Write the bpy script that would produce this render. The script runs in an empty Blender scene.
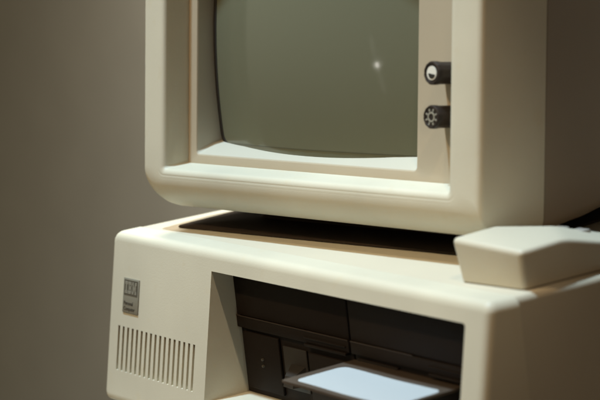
import bpy, bmesh, math, random
from mathutils import Vector, Matrix
random.seed(7)
S = 0.001                                   # everything below is written in millimetres
scene = bpy.context.scene
COL = scene.collection

# ------------------------------------------------------------------ camera
cam_d = bpy.data.cameras.new("camera")
cam = bpy.data.objects.new("camera", cam_d)
COL.objects.link(cam)
right = Vector((0.54370073, 0.83237206, -0.10745355))
up = Vector((-0.08126282, 0.17963952, 0.98037034))
fwd = Vector((-0.83533578, 0.52429609, -0.16531104))
CAM = Vector((1697.53, -885.05, 470.32))
cam.matrix_world = Matrix(((right.x, up.x, -fwd.x, CAM.x * S), (right.y, up.y, -fwd.y, CAM.y * S),
                           (right.z, up.z, -fwd.z, CAM.z * S), (0, 0, 0, 1)))
cam_d.sensor_width = 36
cam_d.lens = 144.03
cam_d.clip_start = 0.05
cam_d.clip_end = 50
cam_d.dof.use_dof = True
cam_d.dof.focus_distance = 1.80
cam_d.dof.aperture_fstop = 8.0
scene.camera = cam

# ------------------------------------------------------------------ world, lamps, exposure
world = bpy.data.worlds.new("World")
scene.world = world
world.use_nodes = True
bg = world.node_tree.nodes["Background"]
# dim warm room, somewhat lighter towards its front left
wn_ = world.node_tree
w_tc = wn_.nodes.new("ShaderNodeTexCoord")
w_dot = wn_.nodes.new("ShaderNodeVectorMath")
w_dot.operation = 'DOT_PRODUCT'
w_dot.inputs[1].default_value = Vector((-0.62, -0.74, 0.26)).normalized()
wn_.links.new(w_tc.outputs["Generated"], w_dot.inputs[0])
w_mr = wn_.nodes.new("ShaderNodeMapRange")
w_mr.interpolation_type = 'SMOOTHSTEP'
w_mr.inputs[1].default_value = .5
w_mr.inputs[2].default_value = 1.0
wn_.links.new(w_dot.outputs["Value"], w_mr.inputs[0])
w_mix = wn_.nodes.new("ShaderNodeMix")
w_mix.data_type = 'RGBA'
w_mix.inputs[6].default_value = (.105, .061, .031, 1)
w_mix.inputs[7].default_value = (.48, .45, .31, 1)
w_sep = wn_.nodes.new("ShaderNodeSeparateXYZ")
wn_.links.new(w_tc.outputs["Generated"], w_sep.inputs[0])
w_mz = wn_.nodes.new("ShaderNodeMapRange")
w_mz.interpolation_type = 'SMOOTHSTEP'
w_mz.inputs[1].default_value = -.26
w_mz.inputs[2].default_value = .14
wn_.links.new(w_sep.outputs[2], w_mz.inputs[0])
w_mu = wn_.nodes.new("ShaderNodeMath")
w_mu.operation = 'MULTIPLY'
wn_.links.new(w_mr.outputs[0], w_mu.inputs[0])
wn_.links.new(w_mz.outputs[0], w_mu.inputs[1])
wn_.links.new(w_mu.outputs[0], w_mix.inputs[0])
wn_.links.new(w_mix.outputs[2], bg.inputs[0])
bg.inputs[1].default_value = 1.0


def aim(o, loc, tgt):
    o.location = Vector(loc) * S
    o.rotation_euler = (Vector(tgt) - Vector(loc)).to_track_quat('-Z', 'Y').to_euler()


def area(name, loc, tgt, size, power, color, spread=180, size_y=None):
    d = bpy.data.lights.new(name, 'AREA')
    d.shape = 'DISK' if size_y is None else 'RECTANGLE'
    d.size = size * S
    if size_y is not None:
        d.size_y = size_y * S
    d.energy = power
    d.color = color
    d.spread = math.radians(spread)
    o = bpy.data.objects.new(name, d)
    COL.objects.link(o)
    aim(o, loc, tgt)
    return o


TGT = Vector((240, 40, 160))
# steep spot almost overhead (slightly in front and to the right)
area("ceiling_spot", Vector((-60, -430, 2700)), TGT, 130, 21.8, (0.565, 0.81, 0.98), 90)
# warmer, lower spot from the front
area("front_spot", Vector((130, -1640, 2030)), TGT, 100, 5.4, (1.0, 0.72, 0.42), 90)
area("added_wall_fill", (-1000, 550, 1400), (-680, 1100, 60), 700, 36.0, (1.0, 0.93, 0.77), 120)  # unseen fill light, added only to brighten the wall
# narrow spot from the upper right that falls on the drive opening and the knobs
sd = bpy.data.lights.new("narrow_spot", 'SPOT')
sd.energy = 56
sd.color = (1.0, 0.80, 0.55)
sd.spot_size = math.radians(11.5)
sd.spot_blend = 1.0
sd.shadow_soft_size = .02
so = bpy.data.objects.new("narrow_spot", sd)
COL.objects.link(so)
aim(so, Vector((275, -25, 50)) + Vector((0.55, -0.145, 0.82)).normalized() * 2300, (275, -25, 50))
scene.view_settings.view_transform = 'Standard'
scene.view_settings.look = 'None'
scene.view_settings.exposure = 0
scene.view_settings.gamma = 1

# ------------------------------------------------------------------ helpers


def tag(o, label=None, cat=None, group=None, kind=None):
    if label: o["label"] = label
    if cat: o["category"] = cat
    if group: o["group"] = group
    if kind: o["kind"] = kind
    return o


def empty(name, loc, label, cat):
    o = bpy.data.objects.new(name, None)
    o.empty_display_size = 0.02
    COL.objects.link(o)
    o.location = Vector(loc) * S
    return tag(o, label, cat)


def smooth(me, ang=32):
    for p in me.polygons:
        p.use_smooth = True
    me.set_sharp_from_angle(angle=math.radians(ang))


def obj(name, bm, mat, root=None, ang=32, loc=None, parent=None):
    """link a bmesh written in world millimetres as one mesh object under its thing"""
    bmesh.ops.recalc_face_normals(bm, faces=bm.faces)
    base = Vector((0, 0, 0)) if root is None else root
    bm.transform(Matrix.Scale(S, 4) @ Matrix.Translation(-base))
    me = bpy.data.meshes.new(name)
    bm.to_mesh(me)
    bm.free()
    smooth(me, ang)
    me.materials.append(mat)
    o = bpy.data.objects.new(name, me)
    COL.objects.link(o)
    if parent is not None:
        o.parent = parent
    elif root is not None:
        o.location = base * S
    return o


def add_box(bm, x0, x1, y0, y1, z0, z1, bev=0, seg=2, xf=None):
    r = bmesh.ops.create_cube(bm, size=1)
    vs = r['verts']
    for v in vs:
        v.co = Vector((x0 + (v.co.x + .5) * (x1 - x0), y0 + (v.co.y + .5) * (y1 - y0), z0 + (v.co.z + .5) * (z1 - z0)))
    if bev:
        es = list({e for v in vs for e in v.link_edges})
        rr = bmesh.ops.bevel(bm, geom=es, offset=bev, segments=seg, affect='EDGES', profile=.5)
        vs = list({v for f in rr['faces'] for v in f.verts} | {v for v in vs if v.is_valid})
    if xf:
        for v in vs:
            v.co = xf(v.co)
    return vs


def add_hexa(bm, pts):
    """eight points: bottom four then top four, counter-clockwise"""
    v = [bm.verts.new(p) for p in pts]
    for f in ((0, 3, 2, 1), (4, 5, 6, 7), (0, 1, 5, 4), (1, 2, 6, 5), (2, 3, 7, 6), (3, 0, 4, 7)):
        bm.faces.new([v[i] for i in f])
    return v


def rrect(x0, x1, z0, z1, r, n=8, sub=6, rb=None):
    """rounded rectangle: list of (x, z, nx, nz); same vertex count for every call"""
    pts = []
    r = max(r, 0.01)
    cs = [(x1 - r, z0 + r, -90), (x1 - r, z1 - r, 0), (x0 + r, z1 - r, 90), (x0 + r, z0 + r, 180)]
    if rb is not None:                        # another radius at the lower right corner
        cs[0] = (x1 - rb, z0 + rb, -90)
    for k, (cx, cz, a0) in enumerate(cs):
        rr = rb if (k == 0 and rb is not None) else r
        for i in range(n + 1):
            a = math.radians(a0 + 90 * i / n)
            pts.append((cx + rr * math.cos(a), cz + rr * math.sin(a), math.cos(a), math.sin(a)))
        nx_, nz_, a1 = cs[(k + 1) % 4]
        a = math.radians(a0 + 90)
        p = Vector((cx + rr * math.cos(a), cz + rr * math.sin(a)))
        r2 = rb if (k == 3 and rb is not None) else r
        q = Vector((nx_ + r2 * math.cos(a), nz_ + r2 * math.sin(a)))
        for i in range(1, sub):
            t = p.lerp(q, i / sub)
            pts.append((t.x, t.y, math.cos(a), math.sin(a)))
    return pts


def loft(bm, loops, cap0=False, cap1=False, xf=None):
    rings = []
    for L in loops:
        rings.append([bm.verts.new(xf(Vector(p)) if xf else p) for p in L])
    n = len(rings[0])
    for a, b in zip(rings, rings[1:]):
        for i in range(n):
            j = (i + 1) % n
            bm.faces.new((a[i], a[j], b[j], b[i]))
    if cap0: bm.faces.new(rings[0])
    if cap1: bm.faces.new(rings[-1])
    return rings


def lathe(bm, profile, n=40, xf=None, flute=0, depth=0):
    """profile of (radius, y) about the y axis, y pointing away from the viewer"""
    loops = []
    for r, y in profile:
        L = []
        for i in range(n):
            a = 2 * math.pi * i / n
            rr = r - (depth if flute and (i % flute == 0) and r > 5 else 0)
            L.append((rr * math.cos(a), y, rr * math.sin(a)))
        loops.append(L)
    return loft(bm, loops, True, True, xf)


def boolean(o, cutters, bevel=0.0, ang=40):
    for c in cutters:
        m = o.modifiers.new("cut", 'BOOLEAN')
        m.operation = 'DIFFERENCE'
        m.solver = 'EXACT'
        m.object = c
    if bevel:
        b = o.modifiers.new("bev", 'BEVEL')
        b.width = bevel * S
        b.segments = 2
        b.limit_method = 'ANGLE'
        b.angle_limit = math.radians(ang)
    wn = o.modifiers.new("wn", 'WEIGHTED_NORMAL')
    wn.weight = 90
    wn.keep_sharp = True
    dg = bpy.context.evaluated_depsgraph_get()
    me = bpy.data.meshes.new_from_object(o.evaluated_get(dg))
    old = o.data
    o.modifiers.clear()
    o.data = me
    me.name = old.name
    for c in cutters:
        bpy.data.objects.remove(c)


def text_bm(s, size, xf):
    cu = bpy.data.curves.new("t", 'FONT')
    cu.body = s
    cu.size = size
    cu.extrude = 0.12
    cu.resolution_u = 3
    to = bpy.data.objects.new("t", cu)
    COL.objects.link(to)
    dg = bpy.context.evaluated_depsgraph_get()
    me = bpy.data.meshes.new_from_object(to.evaluated_get(dg))
    bm = bmesh.new()
    bm.from_mesh(me)
    bpy.data.objects.remove(to)
    for v in bm.verts:
        v.co = xf(v.co)
    return bm


# ------------------------------------------------------------------ materials
def plastic(name, col, rough=.5, var=.05, bump=.12, scale=900, spec=.4, dirt=None):
    m = bpy.data.materials.new(name)
    m.use_nodes = True
    nt = m.node_tree
    b = nt.nodes["Principled BSDF"]
    b.inputs["Roughness"].default_value = rough
    b.inputs["Specular IOR Level"].default_value = spec
    tc = nt.nodes.new("ShaderNodeTexCoord")
    n1 = nt.nodes.new("ShaderNodeTexNoise")
    n1.inputs["Scale"].default_value = 9
    n1.inputs["Detail"].default_value = 5
    nt.links.new(tc.outputs["Object"], n1.inputs["Vector"])
    mr = nt.nodes.new("ShaderNodeMapRange")
    mr.inputs[1].default_value = .3
    mr.inputs[2].default_value = .7
    mr.inputs[3].default_value = 1 - var
    mr.inputs[4].default_value = 1 + var
    nt.links.new(n1.outputs["Fac"], mr.inputs[0])
    mx = nt.nodes.new("ShaderNodeVectorMath")
    mx.operation = 'SCALE'
    mx.inputs[0].default_value = col
    nt.links.new(mr.outputs[0], mx.inputs["Scale"])
    last = mx.outputs[0]
    if dirt:
        n3 = nt.nodes.new("ShaderNodeTexNoise")
        n3.inputs["Scale"].default_value = 70
        n3.inputs["Detail"].default_value = 6
        nt.links.new(tc.outputs["Object"], n3.inputs["Vector"])
        r3 = nt.nodes.new("ShaderNodeMapRange")
        r3.inputs[1].default_value = .62
        r3.inputs[2].default_value = .78
        r3.inputs[4].default_value = .35
        nt.links.new(n3.outputs["Fac"], r3.inputs[0])
        mm = nt.nodes.new("ShaderNodeMix")
        mm.data_type = 'RGBA'
        mm.inputs[7].default_value = (*dirt, 1)
        nt.links.new(r3.outputs[0], mm.inputs[0])
        nt.links.new(last, mm.inputs[6])
        last = mm.outputs[2]
    nt.links.new(last, b.inputs["Base Color"])
    if bump:
        n2 = nt.nodes.new("ShaderNodeTexNoise")
        n2.inputs["Scale"].default_value = scale
        n2.inputs["Detail"].default_value = 2
        nt.links.new(tc.outputs["Object"], n2.inputs["Vector"])
        bp = nt.nodes.new("ShaderNodeBump")
        bp.inputs["Strength"].default_value = bump
        bp.inputs["Distance"].default_value = 0.0004
        nt.links.new(n2.outputs["Fac"], bp.inputs["Height"])
        nt.links.new(bp.outputs["Normal"], b.inputs["Normal"])
    return m


M_bezel = plastic("beige_plastic", (.60, .565, .455), .5, .075, .17, dirt=(.60, .52, .36))
M_cover = plastic("painted_steel_beige", (.55, .50, .395), .5, .03, .15)
M_monitor = plastic("beige_monitor_plastic", (.60, .565, .455), .48, .075, .17, dirt=(.60, .52, .36))
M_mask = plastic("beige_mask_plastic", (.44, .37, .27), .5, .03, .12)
M_funnel = plastic("lightened_mask_plastic", (.53, .49, .40), .5, .03, .12)  # lighter copy of the mask plastic; light on its floor put into colour
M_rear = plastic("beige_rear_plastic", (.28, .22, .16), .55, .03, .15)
M_box = plastic("cream_plastic", (.58, .54, .435), .45, .03, .1)
M_black = plastic("black_drive_plastic", (.014, .0092, .0068), .65, .15, .15, spec=.15)
M_latch = plastic("brown_black_plastic", (.020, .014, .010), .5, .1, .1)
M_ledge = plastic("brown_ledge_plastic", (.042, .029, .021), .5, .1, 0)
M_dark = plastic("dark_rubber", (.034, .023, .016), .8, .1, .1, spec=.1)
M_knob = plastic("black_knob_plastic", (.020, .013, .011), .42, .1, .1)
M_mark = plastic("white_marking", (.75, .74, .68), .5, .02, 0)
M_badge = plastic("grey_metal_badge", (.24, .225, .18), .42, .05, .05)
M_badge_dark = plastic("dark_badge_field", (.085, .075, .058), .45, .05, 0)
M_badge_light = plastic("silver_lettering", (.33, .315, .26), .4, .04, 0)
M_ink = plastic("dark_ink", (.05, .043, .035), .5, .05, 0)
M_sleeve = plastic("black_disk_sleeve", (.075, .056, .042), .42, .1, .05)
M_paper = plastic("white_paper", (.42, .46, .49), .6, .015, .05)
M_led = plastic("red_lens", (.10, .03, .02), .2, .02, 0)
M_clip = plastic("grey_metal_clip", (.34, .32, .29), .35, .04, 0)
M_gasket = plastic("black_gasket", (.02, .017, .014), .6, .05, 0)

m = bpy.data.materials.new("screen_glass")
m.use_nodes = True
b = m.node_tree.nodes["Principled BSDF"]
b.inputs["Base Color"].default_value = (.142, .144, .097, 1)
b.inputs["Roughness"].default_value = .09
b.inputs["Specular IOR Level"].default_value = .42
tc = m.node_tree.nodes.new("ShaderNodeTexCoord")
nz = m.node_tree.nodes.new("ShaderNodeTexNoise")
nz.inputs["Scale"].default_value = 14
nz.inputs["Detail"].default_value = 7
mr = m.node_tree.nodes.new("ShaderNodeMapRange")
mr.inputs[1].default_value = .3
mr.inputs[2].default_value = .75
mr.inputs[3].default_value = .05
mr.inputs[4].default_value = .16
m.node_tree.links.new(tc.outputs["Object"], nz.inputs["Vector"])
m.node_tree.links.new(nz.outputs["Fac"], mr.inputs[0])
m.node_tree.links.new(mr.outputs[0], b.inputs["Roughness"])
M_screen = m

m = plastic("painted_wall", (.35, .338, .305), .9, .03, .25, 260, spec=.15)
M_wall = m
M_stand = plastic("painted_stand", (.55, .52, .46), .5, .03, .05)

# ------------------------------------------------------------------ setting
bm = bmesh.new()
add_box(bm, -3500, 5000, 1100, 1180, -900, 2600)
tag(obj("wall", bm, M_wall), "plain brown grey painted wall behind the old computer", "wall")
bm = bmesh.new()
add_box(bm, -3500, 5000, -3500, 1095, -930, -900)
tag(obj("floor", bm, plastic("dark_floor", (.10, .085, .07), .6, .1, .1)), kind="structure")
bm = bmesh.new()
add_box(bm, 4, 500, -40, 430, -28, 0, 2)
add_box(bm, 24, 480, -20, 410, -899, -28.2, 2)
tag(obj("display_stand", bm, M_stand), "pale narrow display stand under the computer", "stand")

# ------------------------------------------------------------------ system unit
H = 142.0
TILT = 27.1 / 134.0


def yf(z):                                   # the leaning front face
    return -(H - z) * TILT


RU = Vector((249, 200, 0))
unit = empty("computer", RU, "wide beige desktop computer with vent slots, badge and two black disk drives under the monitor", "computer")

NF = Vector((0, -1, TILT)).normalized()      # outward normal of the front face
UF = Vector((0, TILT, 1)).normalized()       # up along the front face


def face(x, s, d=0.0):                       # x across, s down the face from its top edge (negative), d outward
    return Vector((x, 0, H)) + UF * s + NF * d


bm = bmesh.new()
loops = []
Z0 = 8
for ins, dy in ((0, None), (0, 7.0), (.35, 4.3), (1.2, 2.3), (2.6, .9), (4.4, .2), (6.2, 0), (7.0, 0)):
    L = []
    for (x, z, nx, nz) in rrect(ins, 498 - ins, Z0 + ins, H - ins, max(8 - ins, 2.2), 8, 10):
        y = 22.0 if dy is None else yf(z) + dy
        L.append((x + (3.4 if x > 249 else -.6) * (y - yf(z)) / 30 , y, z))
    loops.append(L)
loft(bm, loops, True, True)
front = obj("front_bezel", bm, M_bezel, RU, parent=unit)


def cutter(bm):
    bmesh.ops.recalc_face_normals(bm, faces=bm.faces)
    bm.transform(Matrix.Scale(S, 4) @ Matrix.Translation(-RU))
    me = bpy.data.meshes.new("c")
    bm.to_mesh(me)
    bm.free()
    o = bpy.data.objects.new("c", me)
    COL.objects.link(o)
    o.location = unit.location
    return o


bpy.context.view_layer.update()
BX0, BX1, BZ0, BZ1 = 157.0, 474.5, 28.5, 126.3
bm = bmesh.new()
loft(bm, [[(x, y, z) for (x, z, a, c) in rrect(BX0 + 14, BX1, BZ0, BZ1, 2.6, 4, 2)] for y in (-80, 60)], True, True)
c1 = cutter(bm)
bm = bmesh.new()                              # left wall of the recess
P8 = {'Et': (156.4, -90, BZ1 + .02), 'Ft': (BX0, yf(BZ1), BZ1 + .02), 'BT': (158.0, 60, BZ1 + .02), 'RT': (176, 60, BZ1 + .02), 'QT': (176, -90, BZ1 + .02),
      'Eb': (156.4, -90, BZ0 - .02), 'Fb': (BX0, yf(BZ0), BZ0 - .02), 'BB': (158.0, 60, BZ0 - .02), 'RB': (176, 60, BZ0 - .02), 'QB': (176, -90, BZ0 - .02)}
pv = {k: bm.verts.new(p) for k, p in P8.items()}
for f in ('Et Ft Fb Eb', 'Ft BT BB Fb', 'BT RT RB BB', 'RT QT QB RB', 'QT Et Eb QB', 'Et QT RT BT Ft', 'Eb Fb BB RB QB'):
    bm.faces.new([pv[k] for k in f.split()])
c3 = cutter(bm)
bm = bmesh.new()
NS = 17
for i in range(NS):
    x0 = 18.0 + i * (121.3 - 3.1) / (NS - 1)
    x1 = x0 + 3.1
    lo, hi = -111.5, -74.2
    pts = []
    for s_, d_ in ((lo, 5), (lo + 2.6, -4.6), (hi, -4.6), (hi, 5)):
        pts.append((s_, d_))
    v = [bm.verts.new(face(x0, *p)) for p in pts] + [bm.verts.new(face(x1, *p)) for p in pts]
    bm.faces.new(v[:4])
    bm.faces.new(v[7:3:-1])
    for k in range(4):
        j = (k + 1) % 4
        bm.faces.new((v[k], v[k + 4], v[j + 4], v[j]))
c2 = cutter(bm)
bpy.context.view_layer.update()
boolean(front, [c1, c3, c2], .5, 30)

# painted steel cover behind the bezel
bm = bmesh.new()
loops = []
for y, ins in ((22.9, 1.6), (23.6, .8), (410, .8), (412, 2.5)):
    loops.append([(x, y, z) for (x, z, a, c) in rrect(ins, 498 - ins, 9, 141.6 - ins * .4, 5.5, 6, 8)])
loft(bm, loops, True, True)
obj("cover", bm, M_cover, RU, parent=unit)
bm = bmesh.new()                              # dark gap between bezel and cover
loft(bm, [[(x, y, z) for (x, z, a, c) in rrect(2.6, 495.4, 11, 139.4, 5, 6, 8)] for y in (22.05, 22.85)], True, True)
obj("seam", bm, M_dark, RU, parent=unit)
for x in (40, 430):
    for y in (30, 370):
        bm = bmesh.new()
        lathe(bm, [(13, 0), (14, 2), (14, 8)], 24, lambda p, x=x, y=y: Vector((x + p.x, y + p.z, 0.3 + p.y)))
        obj("foot", bm, M_dark, RU, parent=unit)

# badge
bm = bmesh.new()
add_box(bm, 24.3, 49.2, 0, .9, -62.6, -34.8, .35, 2, lambda c: face(c.x, c.z, c.y))
badge = obj("badge", bm, M_badge, RU, parent=unit)


def sub(name, bm, mat, par):
    """a sub-part: written in world mm, its parent sits at the thing's origin"""
    return obj(name, bm, mat, RU, parent=par)


bm = bmesh.new()
add_box(bm, 25.9, 47.7, .9, 1.05, -48.6, -36.2, 0, 2, lambda c: face(c.x, c.z, c.y))
sub("badge_field", bm, M_badge_dark, badge)
ROWS = {
    'I': [[(0, 6)], [(0, 6)], [(1.6, 4.4)], [(1.6, 4.4)], [(1.6, 4.4)], [(1.6, 4.4)], [(0, 6)], [(0, 6)]],
    'B': [[(0, 6.6)], [(0, 7.4)], [(1.4, 3.6), (5.3, 7.6)], [(1.4, 6.9)], [(1.4, 6.9)], [(1.4, 3.6), (5.3, 7.6)], [(0, 7.4)], [(0, 6.6)]],
    'M': [[(0, 3.4), (6.6, 10)], [(0, 3.9), (6.1, 10)], [(1.4, 4.4), (5.6, 8.6)], [(1.4, 8.6)], [(1.4, 3.4), (3.7, 6.3), (6.6, 8.6)],
          [(1.4, 3.4), (4.1, 5.9), (6.6, 8.6)], [(0, 3.4), (4.5, 5.5), (6.6, 10)], [(0, 3.4), (4.8, 5.2), (6.6, 10)]]}
bm = bmesh.new()
sx = 18.6 / 25.4
x = 27.5
for ch, w in (('I', 6), ('B', 7.6), ('M', 10)):
    for r, spans in enumerate(ROWS[ch]):
        s1 = -37.6 - r * 1.22
        for a, c in spans:
            add_box(bm, x + a * sx, x + c * sx, 1.05, 1.25, s1 - .74, s1, 0, 2, lambda q: face(q.x, q.z, q.y))
    x += (w + .9) * sx
sub("lettering", bm, M_badge_light, badge)
for word, s_ in (("Personal", -56.2), ("Computer", -60.6)):
    sub("lettering", text_bm(word, 4.3, lambda c, s_=s_: face(26.4 + c.x, s_ + c.y, 1.0 + c.z)), M_ink, badge)

# two black full-height drives standing side by side in the recess
for k, (dx0, dx1) in enumerate(((157.3, 309.0), (311.0, 474.2))):
    if k:
        dx1 = 462.5
    w = dx1 - dx0
    bm = bmesh.new()
    add_box(bm, dx0, dx1, 17.0, 59, 28.8, 126.0, .8)                    # body
    add_box(bm, dx0 + .1, dx1 - .1, 14.4, 17.2, 89.6, 125.8, .7)       # upper blank panel
    add_box(bm, dx0 + .1, dx1 - .1, 13.4, 17.2, 80.0, 88.9, .9)        # ledge under the seam
    add_box(bm, dx0 + 5, dx0 + .36 * w, 14.6, 17.2, 33, 77.4, 1.2)     # lower panels left and right of the door
    add_box(bm, dx0 + .62 * w, dx1 - 3, 14.6, 17.2, 33, 72.5, 1.2)
    dr = obj("disk_drive", bm, M_black, RU, parent=unit)
    bm = bmesh.new()
    add_box(bm, dx0 + .62 * w, dx1 - 3.5, 12.2, 17.0, 77.6, 79.8, .6)
    add_box(bm, dx0 + .62 * w, dx1 - 3.5, 12.2, 17.0, 83.5, 85.0, .6)
    obj("handle", bm, M_black, RU, parent=dr)
    bm = bmesh.new()
    add_box(bm, dx0 + .39 * w, dx0 + .60 * w, 15.2, 17.1, 40, 73, 1.0)
    if k == 0:                                                          # door latch turned outwards
        add_hexa(bm, [(230, 4, 46), (243, 4, 46), (246, 16.5, 46), (226, 16.5, 46), (231, 6, 54), (242, 6, 54), (246, 16.5, 61), (226, 16.5, 61)])
    obj("latch", bm, M_latch, RU, parent=dr)
    bm = bmesh.new()
    add_box(bm, dx0 + .6, dx1 - .6 - (75 if k else 0), 13.0, 14.3, 88.85, 89.55, .2)  # thin lighter brown line along the ledge
    obj("ledge_strip", bm, M_ledge, RU, parent=dr)
    bm = bmesh.new()
    for z in (53.2, 58.2):
        lathe(bm, [(.1, 12.9), (.8, 13.0), (1.1, 13.5), (1.1, 14.7)], 16, lambda p, z=z: Vector((dx0 + 31 + p.x, p.y, z + p.z)))
    obj("indicator_light", bm, M_badge_dark, RU, parent=dr)
bm = bmesh.new()                              # filler right of the drives
add_box(bm, 463.0, 474.3, 15.0, 60, 28.8, 126.0, .6)
obj("filler_panel", bm, M_black, RU, parent=unit)

# ------------------------------------------------------------------ floppy disk in the right drive
DK = Vector((370, -60, 76))
disk = empty("floppy_disk", DK, "black square floppy disk with pale label sticking out of the right drive", "floppy disk")


def disk_xf(x, y, z):                        # local: x 0..131 across, y 0 at the drive, negative outward
    u = x / 131.0
    warp = .5 * math.exp(-((u - .2) / .16) ** 2) - 1.5 * math.exp(-((u - .58) / .22) ** 2)
    warp *= .35 * min(1, max(0.25, (30 - y) / 60 + .35))
    return Vector((311.5 + x - .055 * (y - 15) * 1.0, y, 74.6 + warp + z))


def sheet(name, x0, x1, y0, y1, z0, z1, mat, par, r=3):
    bm = bmesh.new()
    nx, ny = 40, 16
    grid = {}
    for lv, z in enumerate((z0, z1)):
        for i in range(nx + 1):
            for j in range(ny + 1):
                x = x0 + (x1 - x0) * i / nx
                y = y0 + (y1 - y0) * j / ny
                # pull the corners in so that they are rounded
                cx = min(max(x, x0 + r), x1 - r)
                cy = min(max(y, y0 + r), y1 - r)
                d = Vector((x - cx, y - cy))
                if d.length > r:
                    d = d.normalized() * r
                grid[lv, i, j] = bm.verts.new(disk_xf(cx + d.x, cy + d.y, z))
    for lv in (0, 1):
        for i in range(nx):
            for j in range(ny):
                bm.faces.new((grid[lv, i, j], grid[lv, i + 1, j], grid[lv, i + 1, j + 1], grid[lv, i, j + 1]))
    for i in range(nx):
        for j in (0, ny):
            bm.faces.new((grid[0, i, j], grid[0, i + 1, j], grid[1, i + 1, j], grid[1, i, j]))
    for j in range(ny):
        for i in (0, nx):
            bm.faces.new((grid[0, i, j], grid[0, i, j + 1], grid[1, i, j + 1], grid[1, i, j]))
    return obj(name, bm, mat, DK, parent=par)


sheet("sleeve", 0, 130, -49, 16, -.9, .9, M_sleeve, disk, 2)
sheet("paper_label", 10, 127, -44, -1, .9, 1.15, M_paper, disk, 7)

# ------------------------------------------------------------------ monitor
A, B = 0.110811570, 0.150678134
MX = Vector((math.cos(A), math.sin(A), 0))
MZ = Vector((-math.sin(A) * math.sin(B), math.cos(A) * math.sin(B), math.cos(B)))
MY = MZ.cross(MX)
M0 = Vector((27.69, 14.42, 162.69))


def mw(p):
    return M0 + MX * p[0] + MY * p[1] + MZ * p[2]


RM = mw((195, 180, 0))
RM.z = 142.2
mon = empty("monitor", RM, "beige CRT monitor with dark curved screen and two black knobs on top of the computer", "monitor")
MWD, MH = 390.0, 285.0

side = [(-4, 57), (-1.2, 20), (0, 7), (.3, 4), (1.2, 1.8), (3, .4), (5.5, 0), (15, 0), (18, 0), (18.3, 0), (18.6, 0), (18.9, 0), (20, 0), (20.3, 0), (20.6, 0), (20.9, 0), (24, 0), (26.2, .3), (27.6, 1.3), (28.3, 3.2), (29.2, 24)]
bot = [(2.5, 57), (0, 30), (.6, 21), (2.4, 14.5), (5.6, 9), (10, 4.8), (15, 2.0), (19.5, .5), (22.6, 0.1), (22.9, .09), (23.4, .09), (23.7, .03), (25.2, 0), (25.5, .08), (26, .08), (26.3, 0), (27, 0), (28.6, .4), (30.3, 1.6), (31.2, 3.6), (35.0, 24)]
rad = [22, 25, 25, 24.6, 23.5, 21, 18, 12, 10, 9.8, 9.6, 9.4, 8.5, 8.3, 8.1, 7.9, 6, 4, 3, 2.5, 2]
bm = bmesh.new()
loops = []
for (si, sy), (bi, by), r in zip(side, bot, rad):
    L = []
    for (x, z, nx, nz) in rrect(si, MWD - si - (3.3 if si > 10 else 0), bi, MH - si, r, 10, 12, min(r, 11)):
        w = max(0, -nz) ** 1.5
        L.append((x, sy * (1 - w) + by * w, z))
    loops.append(L)
loft(bm, loops, False, False, mw)
outer_in = loops[-1]
frame = obj("front_frame", bm, M_monitor, RM, 40, parent=mon)

# mask around the screen: flat panel, then funnel walls down to the glass
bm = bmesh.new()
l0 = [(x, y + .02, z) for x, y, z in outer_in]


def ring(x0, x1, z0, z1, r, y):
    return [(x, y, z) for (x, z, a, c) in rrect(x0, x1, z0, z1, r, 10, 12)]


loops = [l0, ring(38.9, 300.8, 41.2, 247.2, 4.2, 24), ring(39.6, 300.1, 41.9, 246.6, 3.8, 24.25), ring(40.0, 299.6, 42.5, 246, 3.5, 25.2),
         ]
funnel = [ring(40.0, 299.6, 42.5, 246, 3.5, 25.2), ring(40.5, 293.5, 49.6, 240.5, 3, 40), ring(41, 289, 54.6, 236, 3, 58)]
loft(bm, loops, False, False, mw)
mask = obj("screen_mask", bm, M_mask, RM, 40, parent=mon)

bm = bmesh.new()
loft(bm, funnel, False, False, mw)
obj("screen_surround", bm, M_funnel, RM, 40, parent=mon)

# curved picture tube
R_, CX, CZ, Y0 = 500.0, 170.0, 145.0, 23.0


def glass_y(x, z, off=0):
    return Y0 + R_ - math.sqrt((R_ - off) ** 2 - (x - CX) ** 2 - (z - CZ) ** 2)


bm = bmesh.new()
nx, nz = 64, 48
g = [[bm.verts.new(mw((x, glass_y(x, z), z))) for z in [40 + 212 * j / nz for j in range(nz + 1)]] for x in [36 + 268 * i / nx for i in range(nx + 1)]]
for i in range(nx):
    for j in range(nz):
        bm.faces.new((g[i][j], g[i + 1][j], g[i + 1][j + 1], g[i][j + 1]))
screen = obj("screen", bm, M_screen, RM, 60, parent=mon)
# black gasket on the glass rim, widened at the sides as painted shade
bm = bmesh.new()
lo = []
for ins in (0, 5.2):
    L = []
    for (x, z, a, c) in rrect(40.5 + ins, 294 - ins, 51.2, 240.0 - ins * .5, 8, 10, 12):
        L.append((x, glass_y(x, z) - .35, z))
    lo.append(L)
n = len(lo[0])
ra = [bm.verts.new(mw(p)) for p in lo[0]]
rb = [bm.verts.new(mw(p)) for p in lo[1]]
rc = [bm.verts.new(mw((p[0], p[1] + 1.5, p[2]))) for p in lo[1]]
for i in range(n):
    j = (i + 1) % n
    if (Vector(lo[0][i]) - Vector(lo[1][i])).length > .05 or (Vector(lo[0][j]) - Vector(lo[1][j])).length > .05:
        bm.faces.new((ra[i], ra[j], rb[j], rb[i]))
        bm.faces.new((rb[i], rb[j], rc[j], rc[i]))
obj("screen_gasket_shade", bm, M_gasket, RM, parent=mon)

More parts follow.
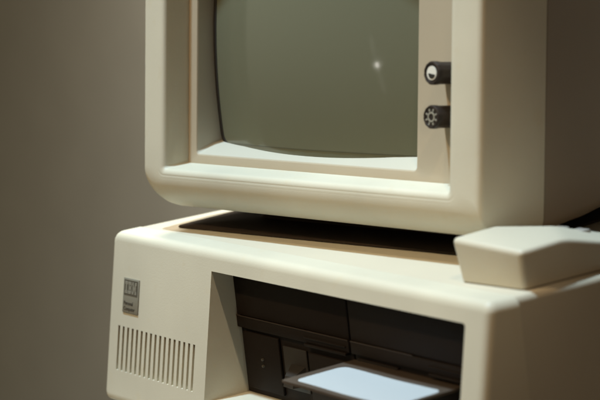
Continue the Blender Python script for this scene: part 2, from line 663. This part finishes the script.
# rear housing, tapering and rising towards the back
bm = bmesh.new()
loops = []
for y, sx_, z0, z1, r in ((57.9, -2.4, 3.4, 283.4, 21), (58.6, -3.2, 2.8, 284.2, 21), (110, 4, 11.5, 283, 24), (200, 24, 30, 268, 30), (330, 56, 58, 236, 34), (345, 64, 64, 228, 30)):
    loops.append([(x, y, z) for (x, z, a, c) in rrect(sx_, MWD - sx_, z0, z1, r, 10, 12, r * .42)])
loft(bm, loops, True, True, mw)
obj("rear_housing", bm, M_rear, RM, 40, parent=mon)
bm = bmesh.new()
loft(bm, [[(x, y, z) for (x, z, a, c) in rrect(-1, MWD + 1, 5.2, 281.5, 20, 10, 12, 9)] for y in (57.0, 57.95)], True, True, mw)
obj("seam", bm, M_dark, RM, parent=mon)
# bottom plate closing the frame, and the dark foot with its wide thin plate
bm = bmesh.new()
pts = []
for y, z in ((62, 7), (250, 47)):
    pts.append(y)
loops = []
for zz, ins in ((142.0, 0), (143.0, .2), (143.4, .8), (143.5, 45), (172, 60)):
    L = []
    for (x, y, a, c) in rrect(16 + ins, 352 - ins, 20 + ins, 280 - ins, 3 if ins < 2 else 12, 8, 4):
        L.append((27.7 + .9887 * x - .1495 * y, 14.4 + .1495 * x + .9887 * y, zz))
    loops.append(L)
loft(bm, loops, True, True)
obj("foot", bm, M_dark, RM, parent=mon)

# knobs
for kz, kind in ((112.3, "half"), (82.0, "sun")):
    kx = 334.5
    P = lambda p, kx=kx, kz=kz: mw((kx + p.x, p.y + 2.8, kz + p.z))
    bm = bmesh.new()
    lathe(bm, [(7.0, 22.5), (7.8, 21.0), (7.9, 9), (8.2, 7.5), (8.3, 5.8), (8.3, 3.6), (7.9, 2.8), (7.1, 2.5), (6.5, 2.7), (6.3, 3.1)], 48, P, 4, .25)
    kn = obj("knob", bm, M_knob, RM, parent=mon)
    kn["label"] = "upper knob with a half filled circle" if kind == "half" else "lower knob with a sun mark"
    bm = bmesh.new()
    if kind == "half":
        # white disc, lower part covered by a black half disc
        lathe(bm, [(4.9, 2.72), (4.9, 3.2)], 36, P)
        obj("symbol", bm, M_mark, RM, parent=kn)
        bm = bmesh.new()
        vs0, vs1 = [], []
        for i in range(15):
            a = math.radians(172 + 180 * i / 14)
            q = Vector((.3 + 3.4 * math.cos(a), 0, -.6 + 3.4 * math.sin(a)))
            vs0.append(bm.verts.new(P(Vector((q.x, 2.5, q.z)))))
            vs1.append(bm.verts.new(P(Vector((q.x, 2.75, q.z)))))
        bm.faces.new(vs0)
        bm.faces.new(vs1)
        for i in range(15):
            j = (i + 1) % 15
            bm.faces.new((vs0[i], vs0[j], vs1[j], vs1[i]))
        obj("symbol", bm, M_gasket, RM, parent=kn)
    else:
        n = 40
        def ann(r0, r1):
            c = []
            for r, y in ((r0, 3.1), (r0, 2.7), (r1, 2.7), (r1, 3.1)):
                c.append([(r * math.cos(2 * math.pi * i / n), y, r * math.sin(2 * math.pi * i / n)) for i in range(n)])
            loft(bm, c, False, False, P)
        ann(2.5, 3.5)
        for i in range(8):
            a = 2 * math.pi * (i + .5) / 8
            d = Vector((math.cos(a), 0, math.sin(a)))
            t = Vector((-math.sin(a), 0, math.cos(a)))
            pts = [d * 4.1 - t * .5, d * 4.1 + t * .5, d * 5.9 + t * .5, d * 5.9 - t * .5]
            add_hexa(bm, [P(p + Vector((0, 3.1, 0))) for p in pts] + [P(p + Vector((0, 2.7, 0))) for p in pts])
        obj("symbol", bm, M_badge_light, RM, parent=kn)

# ------------------------------------------------------------------ small box on the right front corner
RB = Vector((455, 70, 142))
box = empty("plastic_box", RB, "small cream plastic box with sloping rear on the right front corner of the computer", "box")
bm = bmesh.new()
z0 = 142.2
top = [(424.5, 27.5, 172.2), (493, 33, 168.4), (490, 71, 169.6), (447, 97, 169.3), (417, 70, 171.8)]
rear = [(489, 150, 150), (450, 158, 151)]
base = [(427, 31, z0), (488, 36.5, z0), (487, 72, z0), (486, 147, z0), (452, 154, z0), (420, 71, z0)]
tv = [bm.verts.new(p) for p in top]
rv = [bm.verts.new(p) for p in rear]
bv = [bm.verts.new(p) for p in base]
bm.faces.new(tv)
bm.faces.new((tv[2], rv[0], rv[1], tv[3]))
bm.faces.new((tv[3], rv[1], bv[4], bv[5], tv[4]))
bm.faces.new((tv[0], tv[4], bv[5], bv[0]))
bm.faces.new((tv[0], bv[0], bv[1], tv[1]))
bm.faces.new((tv[1], bv[1], bv[2], tv[2]))
bm.faces.new((tv[2], bv[2], bv[3], rv[0]))
bm.faces.new((rv[0], bv[3], bv[4], rv[1]))
bm.faces.new(bv[::-1])
bmesh.ops.recalc_face_normals(bm, faces=bm.faces)
bmesh.ops.bevel(bm, geom=[e for e in bm.edges if max(v.co.z for v in e.verts) > 145], offset=4.2, segments=5, affect='EDGES', profile=.5)
obj("case", bm, M_box, RB, 50, parent=box)
for (x, y, z) in ((440, 108, 163.5), (452, 116, 161.5)):
    bm = bmesh.new()
    add_box(bm, x - 6, x + 6, y - 4, y + 4, z - 3, z + 2.2, 1.2)
    obj("metal_clip", bm, M_clip, RB, parent=box)

# ------------------------------------------------------------------ the lamp mirrored in the glass
SPOT = mw((248.98, 30.1, 116.2))
DIR = Vector((-0.41375, -0.91001, 0.02615))
ld = bpy.data.lights.new("small_lamp", 'POINT')
ld.shadow_soft_size = .0055
ld.energy = .12
ld.color = (1, .95, .85)
lo_ = bpy.data.objects.new("small_lamp", ld)
COL.objects.link(lo_)
lo_.location = (SPOT + DIR * 1300) * S
st = area("added_streak_light", SPOT + DIR * 1340, SPOT, 26, .0085, (1, .98, .88), 180, 250)  # added strip light that draws a faint streak on the glass
st.rotation_euler = (st.rotation_euler.to_matrix() @ Matrix.Rotation(math.radians(19), 3, 'Z')).to_euler()
